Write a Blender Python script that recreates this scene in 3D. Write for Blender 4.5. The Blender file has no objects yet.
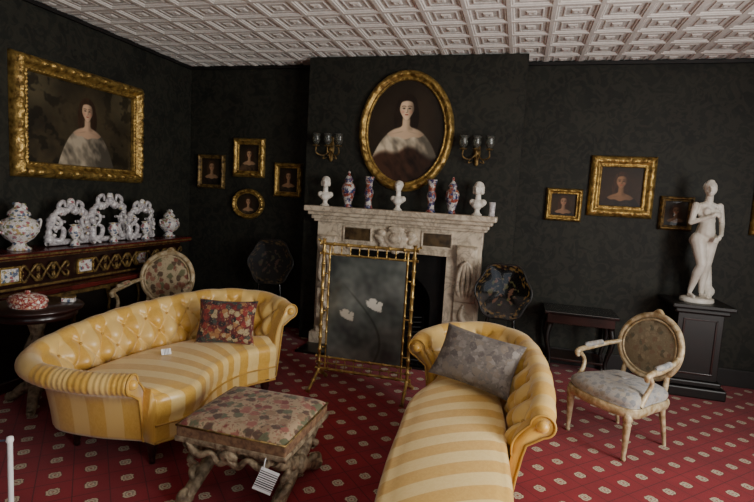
import bpy, math, random
from math import sin, cos, pi, sqrt, exp, atan2
from mathutils import Vector, Matrix, Euler, noise
random.seed(7)
TAU=2*pi
def s2l(c): 
    return tuple(((x/255)/12.92 if x/255<=.04045 else ((x/255+.055)/1.055)**2.4) for x in c)
# ---------------------------------------------------------------- materials
def newmat(name):
    m=bpy.data.materials.new(name); m.use_nodes=True
    nt=m.node_tree; b=nt.nodes['Principled BSDF']; return m,nt,b
def L(nt,a,b): nt.links.new(a,b)
def setin(nt,sock,v):
    if hasattr(v,'is_linked') or hasattr(v,'links'): L(nt,v,sock)
    else: sock.default_value=v
def MA(nt,op,a,b=None,clamp=False):
    n=nt.nodes.new('ShaderNodeMath'); n.operation=op; n.use_clamp=clamp
    setin(nt,n.inputs[0],a)
    if b is not None: setin(nt,n.inputs[1],b)
    return n.outputs[0]
def coords(nt,kind='Object',scale=None):
    t=nt.nodes.new('ShaderNodeTexCoord'); o=t.outputs[kind]
    if scale is not None:
        mp=nt.nodes.new('ShaderNodeMapping'); mp.inputs['Scale'].default_value=scale
        L(nt,o,mp.inputs['Vector']); o=mp.outputs[0]
    return o
def noi(nt,vec,scale,detail=3,rough=.5,dist=0,out='Fac'):
    n=nt.nodes.new('ShaderNodeTexNoise'); n.inputs['Scale'].default_value=scale
    n.inputs['Detail'].default_value=detail; n.inputs['Roughness'].default_value=rough; n.inputs['Distortion'].default_value=dist
    L(nt,vec,n.inputs['Vector']); return n.outputs[out]
def warp(nt,vec,scale,amt):
    c=noi(nt,vec,scale,2,.5,0,'Color')
    s=nt.nodes.new('ShaderNodeVectorMath'); s.operation='SUBTRACT'; L(nt,c,s.inputs[0]); s.inputs[1].default_value=(.5,.5,.5)
    k=nt.nodes.new('ShaderNodeVectorMath'); k.operation='SCALE'; L(nt,s.outputs[0],k.inputs[0]); k.inputs['Scale'].default_value=amt
    a=nt.nodes.new('ShaderNodeVectorMath'); a.operation='ADD'; L(nt,vec,a.inputs[0]); L(nt,k.outputs[0],a.inputs[1]); return a.outputs[0]
def vor(nt,vec,scale,feature='F1',out='Distance'):
    n=nt.nodes.new('ShaderNodeTexVoronoi'); n.feature=feature; n.inputs['Scale'].default_value=scale
    L(nt,vec,n.inputs['Vector']); return n.outputs[out]
def ramp(nt,fac,stops,interp='LINEAR'):
    n=nt.nodes.new('ShaderNodeValToRGB'); cr=n.color_ramp; cr.interpolation=interp
    while len(cr.elements)<len(stops): cr.elements.new(.5)
    for e,(p,c) in zip(cr.elements,stops): e.position=p; e.color=(*c,1)
    L(nt,fac,n.inputs[0]); return n.outputs[0]
def mix(nt,fac,a,b,mode='MIX'):
    n=nt.nodes.new('ShaderNodeMix'); n.data_type='RGBA'; n.blend_type=mode
    setin(nt,n.inputs[0],fac)
    for s,v in ((n.inputs[6],a),(n.inputs[7],b)):
        if isinstance(v,tuple): s.default_value=(*v[:3],1)
        else: L(nt,v,s)
    return n.outputs[2]
def bump(nt,b,h,strength=.3,dist=.01):
    n=nt.nodes.new('ShaderNodeBump'); n.inputs['Strength'].default_value=strength; n.inputs['Distance'].default_value=dist
    L(nt,h,n.inputs['Height']); L(nt,n.outputs[0],b.inputs['Normal'])
def simple(name,c1,c2=None,rough=.5,metal=0,nscale=8,bs=0,bscale=40,bd=.004,sheen=0,coat=0,detail=3):
    m,nt,b=newmat(name); v=coords(nt)
    if c2 is None: c2=tuple(x*.7 for x in c1)
    f=noi(nt,v,nscale,detail); L(nt,ramp(nt,f,[(.35,c1),(.68,c2)]),b.inputs['Base Color'])
    b.inputs['Roughness'].default_value=rough; b.inputs['Metallic'].default_value=metal
    b.inputs['Sheen Weight'].default_value=sheen; b.inputs['Coat Weight'].default_value=coat
    if bs: bump(nt,b,noi(nt,v,bscale,4),bs,bd)
    return m
GOLD=simple('gilt_frame',s2l((200,166,92)),s2l((110,84,42)),.36,.7,22,.6,55,.01)
GOLD2=simple('gilt_dull',s2l((146,118,66)),s2l((60,45,26)),.45,.5,30,.5,70,.008)
BRASS=simple('bamboo_gilt',s2l((202,170,100)),s2l((122,94,48)),.3,.65,14,.2,50,.004)
BLACK=simple('black_lacquer',(.008,.007,.006),(.004,.004,.004),.22,0,6,0,coat=.5)
DARKWOOD=simple('dark_rosewood',s2l((46,22,17)),s2l((24,12,10)),.3,0,5,.1,30,coat=.3)
REDTOP=simple('red_marble_top',s2l((96,32,28)),s2l((54,20,18)),.25,0,7)
EBONY=simple('ebonised_wood',s2l((24,19,16)),s2l((14,11,9)),.4,0,6)
CARVED=simple('worn_carved_gilt',s2l((160,142,114)),s2l((76,58,40)),.55,.15,26,.8,60,.01)
CHAIRWOOD=simple('painted_chair_wood',s2l((206,190,156)),s2l((150,124,82)),.42,.1,24,.4,60,.004)
STATUE=simple('statue_marble',s2l((238,233,222)),s2l((210,202,186)),.42,0,9)
PORC=simple('porcelain_white',s2l((222,218,216)),s2l((150,144,150)),.2,0,40,.3,40,coat=.4)
IRON=simple('cast_iron',(.012,.011,.010),(.006,.006,.006),.5,.5,9,.3,40)
SOOT=simple('firebox_soot',(.008,.008,.008),(.015,.013,.012),.95,0,6,.3,20)
TRIMD=simple('dark_trim',s2l((24,21,20)),s2l((17,15,14)),.5)
WHITE=simple('white_card',s2l((235,235,232)),s2l((220,220,218)),.6)
WINW=simple('window_paint',s2l((220,216,205)),s2l((205,200,190)),.5)
def glassmat():
    m,nt,b=newmat('frosted_glass'); b.inputs['Base Color'].default_value=(.45,.46,.40,1); b.inputs['Roughness'].default_value=.2
    b.inputs['Transmission Weight'].default_value=.9; return m
GLASS=glassmat()
def marble():
    m,nt,b=newmat('veined_marble'); v=coords(nt)
    f=noi(nt,v,4,6,.6,1.6); g=noi(nt,v,13,4,.6,.8)
    c=ramp(nt,f,[(.30,s2l((224,209,184))),(.46,s2l((208,193,168))),(.53,s2l((140,126,108))),(.57,s2l((200,185,160))),(.8,s2l((228,213,190)))])
    c=mix(nt,.35,c,ramp(nt,g,[(.35,s2l((228,215,194))),(.7,s2l((156,140,118)))]))
    L(nt,c,b.inputs['Base Color']); b.inputs['Roughness'].default_value=.35; return m
MARBLE=marble()
INSET=simple('brown_marble_inset',s2l((92,74,50)),s2l((52,42,30)),.25,0,18)
def wallpaper():
    m,nt,b=newmat('dark_damask_wallpaper'); v=coords(nt)
    a=noi(nt,v,2.2,4,.6,1.0); d=noi(nt,v,9,3,.5,2.2)
    c=mix(nt,ramp(nt,a,[(.35,(0,0,0)),(.7,(1,1,1))]),s2l((28,29,26)),s2l((41,42,36)))
    e=ramp(nt,d,[(.47,(0,0,0)),(.53,(1,1,1))]); 
    c=mix(nt,MA(nt,'MULTIPLY',e,.35),c,s2l((60,58,48)))
    L(nt,c,b.inputs['Base Color']); b.inputs['Roughness'].default_value=.6
    b.inputs['Specular IOR Level'].default_value=.25
    bump(nt,b,d,.12,.004); return m
WALL=wallpaper()
def carpet():
    m,nt,b=newmat('crimson_medallion_carpet'); v=coords(nt); sp=nt.nodes.new('ShaderNodeSeparateXYZ'); L(nt,v,sp.inputs[0])
    P=.235
    n=noi(nt,v,70,2)
    def lattice(ox,oy):
        ax=MA(nt,'ABSOLUTE',MA(nt,'SUBTRACT',MA(nt,'FRACT',MA(nt,'ADD',MA(nt,'DIVIDE',sp.outputs[0],P),50+ox)),.5))
        ay=MA(nt,'ABSOLUTE',MA(nt,'SUBTRACT',MA(nt,'FRACT',MA(nt,'ADD',MA(nt,'DIVIDE',sp.outputs[1],P),50+oy)),.5))
        mx=MA(nt,'MAXIMUM',ax,ay); su=MA(nt,'MULTIPLY',MA(nt,'ADD',ax,ay),.80)
        return MA(nt,'MAXIMUM',mx,su),ax,ay
    d1,ax,ay=lattice(0,0); d2,_,_=lattice(.5,.5)
    d=MA(nt,'MINIMUM',d1,d2)
    base=ramp(nt,noi(nt,v,3,4),[(.3,s2l((140,28,38))),(.7,s2l((118,20,30)))])
    tr=MA(nt,'ABSOLUTE',MA(nt,'SUBTRACT',MA(nt,'ADD',ax,ay),.5))
    base=mix(nt,MA(nt,'LESS_THAN',tr,.018),base,s2l((92,18,24)))
    dd=MA(nt,'ADD',d,MA(nt,'MULTIPLY',MA(nt,'SUBTRACT',n,.5),.08))
    c=ramp(nt,dd,[(0,s2l((140,84,70))),(.03,s2l((188,172,148))),(.07,s2l((136,124,108))),(.095,s2l((190,172,146))),(.135,s2l((84,34,34)))],'CONSTANT')
    c=mix(nt,MA(nt,'LESS_THAN',dd,.150),base,c)
    L(nt,c,b.inputs['Base Color']); b.inputs['Roughness'].default_value=.95; b.inputs['Specular IOR Level'].default_value=.15
    b.inputs['Sheen Weight'].default_value=.12
    bump(nt,b,noi(nt,v,260,2),.35,.004); return m
CARPET=carpet()
def ceilm(name,a,bb):
    m,nt,b=newmat(name); v=coords(nt); f=noi(nt,v,30,3,.6,1.0)
    L(nt,ramp(nt,f,[(.4,a),(.6,bb)]),b.inputs['Base Color']); b.inputs['Roughness'].default_value=.8
    bump(nt,b,noi(nt,v,60,3,.6,1),.3,.003); return m
CEIL1=ceilm('ceiling_rib',s2l((238,235,228)),s2l((226,223,216)))
CEIL2=ceilm('ceiling_panel',s2l((230,228,222)),s2l((206,204,198)))
def stripe(name,con):
    m,nt,b=newmat(name); uv=coords(nt,'UV'); sp=nt.nodes.new('ShaderNodeSeparateXYZ'); L(nt,uv,sp.inputs[0])
    f=MA(nt,'FRACT',MA(nt,'ADD',MA(nt,'DIVIDE',sp.outputs[0],.19),20))
    k=MA(nt,'MULTIPLY',MA(nt,'GREATER_THAN',f,.5),con)
    n=noi(nt,uv,34,3,.6,1.5); fl=ramp(nt,n,[(.48,(0,0,0)),(.53,(1,1,1))])
    gold=mix(nt,MA(nt,'MULTIPLY',fl,.35),s2l((212,164,68)),s2l((226,186,94)))
    pale=mix(nt,MA(nt,'MULTIPLY',fl,.3),s2l((240,212,142)),s2l((228,192,112)))
    L(nt,mix(nt,k,gold,pale),b.inputs['Base Color'])
    b.inputs['Roughness'].default_value=.34
    b.inputs['Sheen Weight'].default_value=.3; b.inputs['Specular IOR Level'].default_value=.7
    bump(nt,b,n,.15,.003); return m
STRIPE=stripe('gold_striped_damask',.85); STRIPEB=stripe('gold_striped_satin',.5)
PIPING=simple('gold_piping',s2l((198,156,76)),s2l((164,122,52)),.5)
def tapestry(name,bg,cols,scale,rough=.9,thr=.5,full=.7):
    m,nt,b=newmat(name); v=coords(nt); wv=warp(nt,v,scale*1.6,.9/scale)
    c=vor(nt,wv,scale,'F1','Color'); sp=nt.nodes.new('ShaderNodeSeparateColor'); L(nt,c,sp.inputs[0])
    n=len(cols); pat=ramp(nt,sp.outputs[0],[(i/n,cols[i]) for i in range(n)],'CONSTANT')
    c2=vor(nt,wv,scale*2.7,'F1','Color'); sp2=nt.nodes.new('ShaderNodeSeparateColor'); L(nt,c2,sp2.inputs[0])
    pat2=ramp(nt,sp2.outputs[1],[(i/n,cols[(i*2+1)%n]) for i in range(n)],'CONSTANT')
    dist=vor(nt,wv,scale); ring=ramp(nt,dist,[(thr*.55,(1,1,1)),(thr*.75,(0,0,0))])
    d2=vor(nt,wv,scale*2.7); r2=ramp(nt,d2,[(thr*.4,(1,1,1)),(thr*.55,(0,0,0))])
    a=mix(nt,MA(nt,'MULTIPLY',r2,full),bg,pat2)
    pc=mix(nt,MA(nt,'MULTIPLY',r2,.35),pat,pat2)
    L(nt,mix(nt,ring,a,pc),b.inputs['Base Color']); b.inputs['Roughness'].default_value=rough
    b.inputs['Sheen Weight'].default_value=.1
    bump(nt,b,noi(nt,v,scale*9,2),.3,.003); return m
TAP_STOOL=tapestry('floral_needlepoint',s2l((160,136,106)),[s2l((118,56,50)),s2l((90,90,64)),s2l((142,86,72)),s2l((82,60,46)),s2l((136,108,80))],19,thr=.8)
TAP_SIDE=simple('brown_needlepoint',s2l((134,102,72)),s2l((90,62,44)),.9,0,40)
TAP_RED=tapestry('kilim_cushion_fabric',s2l((92,36,34)),[s2l((166,148,112)),s2l((58,66,60)),s2l((130,48,42)),s2l((40,32,34)),s2l((150,106,66))],26,thr=.85)
TAP_GREY=tapestry('grey_brocade',s2l((106,98,92)),[s2l((130,122,114)),s2l((86,78,74)),s2l((118,106,94))],20,.7,thr=.8)
TAP_CHAIR=tapestry('blue_grey_tapestry',s2l((158,156,152)),[s2l((134,134,138)),s2l((172,164,150)),s2l((142,134,124)),s2l((126,128,130))],24,.8,thr=.7)
TAP_CHAIRB=tapestry('tan_floral_tapestry',s2l((130,120,96)),[s2l((108,96,74)),s2l((148,136,110)),s2l((98,94,76)),s2l((126,104,84))],24,.8,thr=.7)
TAP_CHAIR2=tapestry('cream_floral_tapestry',s2l((186,168,134)),[s2l((138,84,68)),s2l((112,110,78)),s2l((164,112,90)),s2l((98,78,60))],18,.85,thr=.75,full=.3)
IMARI=tapestry('imari_porcelain',s2l((196,190,186)),[s2l((36,46,92)),s2l((136,58,38)),s2l((44,54,96)),s2l((200,196,188)),s2l((150,84,52))],30,.2,thr=1.0,full=.9)
FLORALP=tapestry('floral_porcelain',s2l((224,220,215)),[s2l((166,100,108)),s2l((92,108,132)),s2l((220,216,210)),s2l((130,134,92)),s2l((180,156,104))],36,.2,thr=.75)
CASK=tapestry('red_white_porcelain',s2l((150,48,46)),[s2l((220,206,190)),s2l((196,150,120)),s2l((230,220,205))],50,.25,thr=.7)
def vcol(name,rough=.5,coat=0,spec=.5):
    m,nt,b=newmat(name); a=nt.nodes.new('ShaderNodeVertexColor'); a.layer_name='Col'
    L(nt,a.outputs['Color'],b.inputs['Base Color']); b.inputs['Roughness'].default_value=rough; b.inputs['Coat Weight'].default_value=coat
    b.inputs['Specular IOR Level'].default_value=spec
    return m
PAINT=vcol('oil_painting',.5,.1,.3); PAINTG=vcol('painted_panel_glass',.15,.5)
# ---------------------------------------------------------------- geometry helpers
def group(name,loc=(0,0,0),rz=0):
    e=bpy.data.objects.new(name,None); e.location=loc; e.rotation_euler=(0,0,rz); e.empty_display_size=.1
    bpy.context.collection.objects.link(e); return e
def mk(name,V,F,mat,par=None,smooth=True,uv=None,col=None,loc=(0,0,0),rot=(0,0,0),midx=None):
    me=bpy.data.meshes.new(name); me.from_pydata([tuple(v) for v in V],[],F)
    mats=mat if isinstance(mat,(list,tuple)) else [mat]
    for m in mats: me.materials.append(m)
    if midx:
        for p,i in zip(me.polygons,midx): p.material_index=i
    if smooth: me.polygons.foreach_set('use_smooth',[True]*len(me.polygons))
    if uv:
        l=me.uv_layers.new(name='UVMap')
        for lp in me.loops: l.data[lp.index].uv=uv[lp.vertex_index]
    if col:
        a=me.color_attributes.new('Col','FLOAT_COLOR','POINT')
        for i,c in enumerate(col): a.data[i].color=(*c[:3],1)
    me.update()
    o=bpy.data.objects.new(name,me); bpy.context.collection.objects.link(o)
    o.location=loc; o.rotation_euler=rot
    if par: o.parent=par
    return o
def bev(o,w,seg=2):
    m=o.modifiers.new('bevel','BEVEL'); m.width=w; m.segments=seg; m.limit_method='ANGLE'; m.angle_limit=.6; return o
def boxes(name,bl,mat,par=None,bevel=0,loc=(0,0,0),rot=(0,0,0)):
    V=[];F=[]
    for x0,x1,y0,y1,z0,z1 in bl:
        n=len(V); V+=[(x0,y0,z0),(x1,y0,z0),(x1,y1,z0),(x0,y1,z0),(x0,y0,z1),(x1,y0,z1),(x1,y1,z1),(x0,y1,z1)]
        F+=[(n,n+3,n+2,n+1),(n+4,n+5,n+6,n+7),(n,n+1,n+5,n+4),(n+1,n+2,n+6,n+5),(n+2,n+3,n+7,n+6),(n+3,n,n+4,n+7)]
    o=mk(name,V,F,mat,par,False,loc=loc,rot=rot)
    if bevel: bev(o,bevel)
    return o
def gfaces(nu,nv,cu=False,cv=False,off=0):
    F=[]
    for i in range(nu if cu else nu-1):
        for j in range(nv if cv else nv-1):
            a=i*nv+j;b=((i+1)%nu)*nv+j;c=((i+1)%nu)*nv+(j+1)%nv;d=i*nv+(j+1)%nv
            F.append((a+off,b+off,c+off,d+off))
    return F
def lathe_geo(prof,seg=24,sx=1,sy=1,lobes=0,amp=0):
    V=[]
    for k in range(seg):
        a=TAU*k/seg; q=1+amp*cos(lobes*a) if lobes else 1
        for r,z in prof: V.append((r*cos(a)*sx*q,r*sin(a)*sy*q,z))
    return V,gfaces(seg,len(prof),True,False)
def lathe(name,prof,mat,par=None,loc=(0,0,0),seg=24,sx=1,sy=1,lobes=0,amp=0,rot=(0,0,0)):
    V,F=lathe_geo(prof,seg,sx,sy,lobes,amp); return mk(name,V,F,mat,par,loc=loc,rot=rot)
def crom(P,n,closed=False):
    P=[Vector(p) for p in P]; m=len(P); out=[]
    segs=m if closed else m-1
    for k in range(n):
        t=k/(n if closed else n-1)*segs; i=min(int(t),segs-1); f=t-i
        g=lambda j: P[j%m] if closed else P[max(0,min(m-1,j))]
        a,b,c,d=g(i-1),g(i),g(i+1),g(i+2)
        if not closed:
            if i==0: a=b*2-c
            if i==m-2: d=c*2-b
        out.append(.5*((2*b)+(c-a)*f+(2*a-5*b+4*c-d)*f*f+(3*b-a-3*c+d)*f**3))
    return out
def tube_geo(pts,r,seg=8,closed=False,flat=1.0):
    pts=[Vector(p) for p in pts]; n=len(pts)
    R=r if isinstance(r,(list,tuple)) else [r]*n
    if len(R)!=n:
        R=[R[min(len(R)-1,int(i/(n-1)*(len(R)-1)))]*(1-((i/(n-1)*(len(R)-1))%1))+R[min(len(R)-1,int(i/(n-1)*(len(R)-1))+1)]*((i/(n-1)*(len(R)-1))%1) for i in range(n)]
    T=[]
    for i in range(n):
        a=pts[(i-1)%n] if (closed or i>0) else pts[i]; b=pts[(i+1)%n] if (closed or i<n-1) else pts[i]
        t=(b-a); T.append(t.normalized() if t.length>1e-9 else Vector((0,0,1)))
    up=Vector((0,0,1)) if abs(T[0].z)<.9 else Vector((0,1,0))
    N=(up-T[0]*up.dot(T[0])).normalized(); V=[]
    for i in range(n):
        N=(N-T[i]*N.dot(T[i])).normalized(); B=T[i].cross(N)
        for k in range(seg):
            a=TAU*k/seg; V.append(pts[i]+(N*cos(a)+B*sin(a)*flat)*R[i])
    F=gfaces(n,seg,closed,True)
    if not closed: F.append(tuple(range(seg))[::-1]); F.append(tuple((n-1)*seg+k for k in range(seg)))
    return V,F
def tubes(name,lst,mat,par=None,seg=8,loc=(0,0,0),rot=(0,0,0)):
    V=[];F=[]
    for it in lst:
        P,r=it[0],it[1]; n=it[2] if len(it)>2 else 0; cl=it[3] if len(it)>3 else False
        pts=crom(P,n,cl) if n else P
        v,f=tube_geo(pts,r,seg,cl); o=len(V); V+=v; F+=[tuple(i+o for i in q) for q in f]
    return mk(name,V,F,mat,par,loc=loc,rot=rot)
def sphere_geo(c,rad,nu=12,nv=8,M=None):
    V=[];F=[]
    for i in range(nu):
        for j in range(nv+1):
            a=TAU*i/nu;b=pi*j/nv; p=Vector((rad[0]*cos(a)*sin(b),rad[1]*sin(a)*sin(b),rad[2]*cos(b)))
            if M: p=M@p
            V.append(p+Vector(c))
    return V,gfaces(nu,nv+1,True,False)
def blobs(name,items,vox,mat,par=None,loc=(0,0,0),scale=1,rot=(0,0,0),smooth=3):
    V=[];F=[]
    for it in items:
        if it[0]=='e':
            M=Euler(it[3]).to_matrix() if len(it)>3 else None
            v,f=sphere_geo(it[1],it[2],14,10,M)
        else:
            p,q=Vector(it[1]),Vector(it[2]); n=8; pts=[];R=[]
            d=(q-p).normalized()
            for k in range(4):
                a=k/4*pi/2; pts.append(p-d*it[3]*cos(a)); R.append(max(.0005,it[3]*sin(a)))
            for k in range(n+1): pts.append(p.lerp(q,k/n)); R.append(it[3]+(it[4]-it[3])*k/n)
            for k in range(1,5):
                a=k/4*pi/2; pts.append(q+d*it[4]*sin(a)); R.append(max(.0005,it[4]*cos(a)))
            v,f=tube_geo(pts,R,12)
        o=len(V); V+=[Vector(x)*scale for x in v]; F+=[tuple(i+o for i in q) for q in f]
    ob=mk(name,V,F,mat,par,loc=loc,rot=rot)
    m=ob.modifiers.new('remesh','REMESH'); m.mode='VOXEL'; m.voxel_size=vox; m.use_smooth_shade=True
    if smooth:
        s=ob.modifiers.new('smooth','SMOOTH'); s.iterations=smooth; s.factor=.5
    return ob
# ---------------------------------------------------------------- room shell
XL,XR,YB,YF,ZC=-3.81,2.95,5.27,-1.6,2.925
YBR,BX0,BX1=4.95,-2.18,-.03
T=.15
boxes('floor',[(XL,XR,YF,YB,-.1,0)],CARPET)
boxes('wall_back',[(XL-T,XR+T,YB,YB+T,0,ZC+.1)],WALL)
boxes('wall_left',[(XL-T,XL,YF-T,YB,0,ZC+.1)],WALL)
boxes('wall_chimney_breast',[(BX0,-1.62,YBR,YB-.001,0,ZC),(-.62,BX1,YBR,YB-.001,0,ZC),(-1.62,-.62,YBR,YB-.001,1.02,ZC)],WALL)
WIN=[(-.9,.35),(1.1,2.35)]; z0,z1=.45,2.55
bl=[(XR,XR+T,YF-T,WIN[0][0],0,ZC+.1),(XR,XR+T,WIN[0][1],WIN[1][0],0,ZC+.1),(XR,XR+T,WIN[1][1],YB,0,ZC+.1)]
for a,b in WIN: bl+=[(XR,XR+T,a,b,0,z0),(XR,XR+T,a,b,z1,ZC+.1)]
boxes('wall_right',bl,WALL)
wx=(-1.6,.2)
boxes('wall_front',[(XL,wx[0],YF-T,YF,0,ZC+.1),(wx[1],XR,YF-T,YF,0,ZC+.1),(wx[0],wx[1],YF-T,YF,0,z0),(wx[0],wx[1],YF-T,YF,z1,ZC+.1)],WALL)
for i,(a,b) in enumerate(WIN):
    m=(a+b)/2; g=group(f'window_{i+1}')
    boxes('sash',[(XR+.04,XR+.09,a,a+.05,z0,z1),(XR+.04,XR+.09,b-.05,b,z0,z1),(XR+.04,XR+.09,a+.05,b-.05,z0,z0+.05),(XR+.04,XR+.09,a+.05,b-.05,z1-.05,z1),(XR+.05,XR+.08,m-.015,m+.015,z0+.05,z1-.05),(XR+.05,XR+.08,a+.05,b-.05,1.48,1.52)],WINW,g)
g=group('window_3'); a,b=wx
boxes('sash',[(a,a+.05,YF-.09,YF-.04,z0,z1),(b-.05,b,YF-.09,YF-.04,z0,z1),(a+.05,b-.05,YF-.09,YF-.04,z0,z0+.05),(a+.05,b-.05,YF-.09,YF-.04,z1-.05,z1),(-.715,-.685,YF-.08,YF-.05,z0+.05,z1-.05)],WINW,g)
def ceiling():
    P=.31; V=[];F=[];MI=[]; h0=P/2
    rings=[(1,0,0),(.90,0,0),(.87,.006,0),(.80,.006,0),(.75,.015,0),(.58,.015,1),(.55,.009,0),(.50,.009,0),(.47,.014,1),(.24,.014,1),(.20,.007,0),(.10,.004,0),(.06,.008,1)]
    nx=int((XR-XL+.6)/P)+1; ny=int((YB-YF+.6)/P)+1
    for i in range(nx):
        for j in range(ny):
            cx_=XL-.1+P*(i+.5); cy_=YB+.1-P*(j+.5)
            if cx_-h0>XR or cy_+h0<YF: continue
            base=len(V)
            for h,z,m in rings:
                for sx,sy in ((-1,-1),(1,-1),(1,1),(-1,1)):
                    V.append((min(max(cx_+sx*h*h0,XL),XR),min(max(cy_+sy*h*h0,YF),YB),ZC+z))
            for k in range(len(rings)-1):
                for q in range(4):
                    a=base+k*4+q; b_=base+k*4+(q+1)%4
                    F.append((a,a+4,b_+4,b_)); MI.append(rings[k+1][2])
            k=base+(len(rings)-1)*4; F.append((k,k+3,k+2,k+1)); MI.append(0)
    V+= [(XL,YF,ZC+.1),(XR,YF,ZC+.1),(XR,YB,ZC+.1),(XL,YB,ZC+.1)]; n=len(V); F.append((n-4,n-3,n-2,n-1)); MI.append(0)
    mk('ceiling',V,F,[CEIL1,CEIL2],None,False,midx=MI)
ceiling()
t=.02
boxes('trim_1',[(XL,BX0,YB-.03,YB,ZC-.03,ZC),(BX1,XR,YB-.03,YB,ZC-.03,ZC),(XL,XL+.03,YF,YB-.03,ZC-.03,ZC)],TRIMD)
boxes('baseboard_back',[(XL,BX0,YB-t,YB,0,.16),(BX1,XR,YB-t,YB,0,.16)],TRIMD,bevel=.004)
boxes('baseboard_left',[(XL,XL+t,YF,YB-t,0,.16)],TRIMD,bevel=.004)
# ---------------------------------------------------------------- pictures
def sm(a,b,x):
    t=max(0,min(1,(x-a)/(b-a))) if a!=b else 0; return t*t*(3-2*t)
def lerp3(a,b,t): return tuple(a[i]*(1-t)+b[i]*t for i in range(3))
def dk(c,k): return tuple(q*k for q in c)
def portrait(w,h,cx_=0,hy=.15,s=1.0,bg=(46,37,26),bg2=(24,20,15),dress=(205,192,165),skin=(226,188,152),hair=(46,30,20),shawl=None,seed=0,land=None):
    """generic half length portrait; s = head height in metres"""
    def f(x,y):
        n=noise.noise(Vector((x*4/h,y*4/h,seed)))*.5+noise.noise(Vector((x*14/h,y*14/h,seed)))*.25
        c=lerp3(bg,bg2,max(0,min(1,.5+n*1.2+.5*y/h)))
        if land: 
            sky=sm(.0,.32,y/h+.12*n)*sm(.1,.45,abs(x/w)); c=lerp3(c,land,sky*.6)
            fol=sm(.05,.3,noise.noise(Vector((x*9,y*9,seed+2)))+.4*noise.noise(Vector((x*30,y*30,seed)))); c=lerp3(c,dk(bg2,.6),fol*.6)
        X=(x-cx_)/s; Y=(y-hy)/s; A=abs(X)
        c=lerp3(c,dk(bg,1.3),.5*sm(2.4,.8,sqrt(X*X+(Y+.5)**2)))
        strand=.5+.5*noise.noise(Vector((X*9,Y*2.2,seed+11)))
        hr=sm(.08,-.08,sqrt((X/.53)**2+((Y-.05)/.62)**2)-1); hr=max(hr,sm(.14,-.14,sqrt(((A-.42)/.20)**2+((Y+.45)/.62)**2)-1))
        c=lerp3(c,lerp3(hair,dk(hair,1.8),strand*sm(-.6,.6,-X+.3)),hr)
        ysh=-.86-.16*A-.30*A**3; wid=1.16+.50*max(0,-Y-1.3)
        k=sm(.10,-.10,A-wid)*sm(.06,-.06,Y-ysh)
        fold=noise.noise(Vector((X*2.4+Y*1.8,Y*1.3-X*1.1,seed+5)))+.4*noise.noise(Vector((X*6+Y*4,Y*3-X*3,seed+6)))
        lit=max(0,min(1,.34+.75*fold+.40*X+.18*A*A+.15*sm(-1.5,-2.6,Y)))
        dc=lerp3(dress,dk(dress,.42),lit)
        if shawl:
            dc=lerp3(dc,lerp3(shawl,dk(shawl,.4),max(0,min(1,.35+.9*fold+.3*X))),sm(-.12,.2,-Y-1.80-.30*abs(X)+.12*sin(X*4)))
        c=lerp3(c,dc,k)
        yb=-1.42+.22*A*A-.04*cos(X*9)
        kk=k*sm(-.04,.04,Y-yb)
        sk=lerp3(skin,dk(skin,.58),max(0,min(1,.10+.55*sm(-.2,1.2,X)+.35*sm(.5,1.1,A))))
        c=lerp3(c,sk,kk)
        c=lerp3(c,dk(skin,.68),.35*kk*sm(.05,.0,abs(Y+1.06+.22*A))*sm(.9,.3,A)*sm(.08,.2,A))
        nk=sm(.04,-.04,A-.18-.16*sm(-.7,-1.0,Y)**2)*sm(-.25,-.38,Y)*sm(-1.12,-.95,Y)
        c=lerp3(c,lerp3(skin,dk(skin,.52),min(1,sm(-.62,-.38,Y)*.6+sm(-.05,.2,X)*.55)),nk)
        jaw=.345-.10*sm(-.05,-.50,Y)
        fc=sm(.06,-.06,sqrt((X/jaw)**2+((Y+.05)/.50)**2)-1); part=.34-.9*A*A; fc*=sm(.04,-.04,Y-part)
        sk=lerp3(dk(skin,1.05),dk(skin,.50),max(0,min(1,sm(-.05,.36,X)*.8+sm(.2,.36,A)*.3))); c=lerp3(c,sk,fc)
        c=lerp3(c,(206,120,98),.35*fc*sm(.13,.02,sqrt((A-.19)**2+(Y+.18)**2)))
        for ex in (-.145,.135):
            c=lerp3(c,dk(skin,.6),.6*sm(.13,.04,sqrt((X-ex)**2+((Y-.0)*1.5)**2))*fc)
            c=lerp3(c,(34,22,18),.95*sm(.075,.035,sqrt((X-ex)**2+((Y+.02)*2.2)**2))*fc)
            c=lerp3(c,(62,40,30),.8*sm(.032,.0,abs(Y-.10+2*(X-ex)**2))*sm(.13,.09,abs(X-ex))*fc)
        c=lerp3(c,dk(skin,.55),.6*sm(.045,.01,abs(X-.04))*sm(.02,-.03,Y)*sm(-.22,-.17,Y)*fc)
        c=lerp3(c,dk(skin,.45),.6*sm(.08,.03,sqrt((X*1.2)**2+((Y+.205)*3)**2))*fc)
        c=lerp3(c,(158,58,52),.9*sm(.11,.06,sqrt(X*X+((Y+.305)*2.8)**2))*fc)
        return c
    return f
def landscape(w,h,seed=0,a=(120,104,70),b=(40,36,24),d=(24,20,15)):
    def f(x,y):
        n=noise.noise(Vector((x*6/h,y*10/h,seed)))
        c=lerp3(b,a,sm(-.1,.45,y/h+.18*n)); c=lerp3(c,d,sm(.0,.2,-y/h-.05+.3*noise.noise(Vector((x*9/h,y*4/h,seed+3)))))
        return c
    return f
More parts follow.
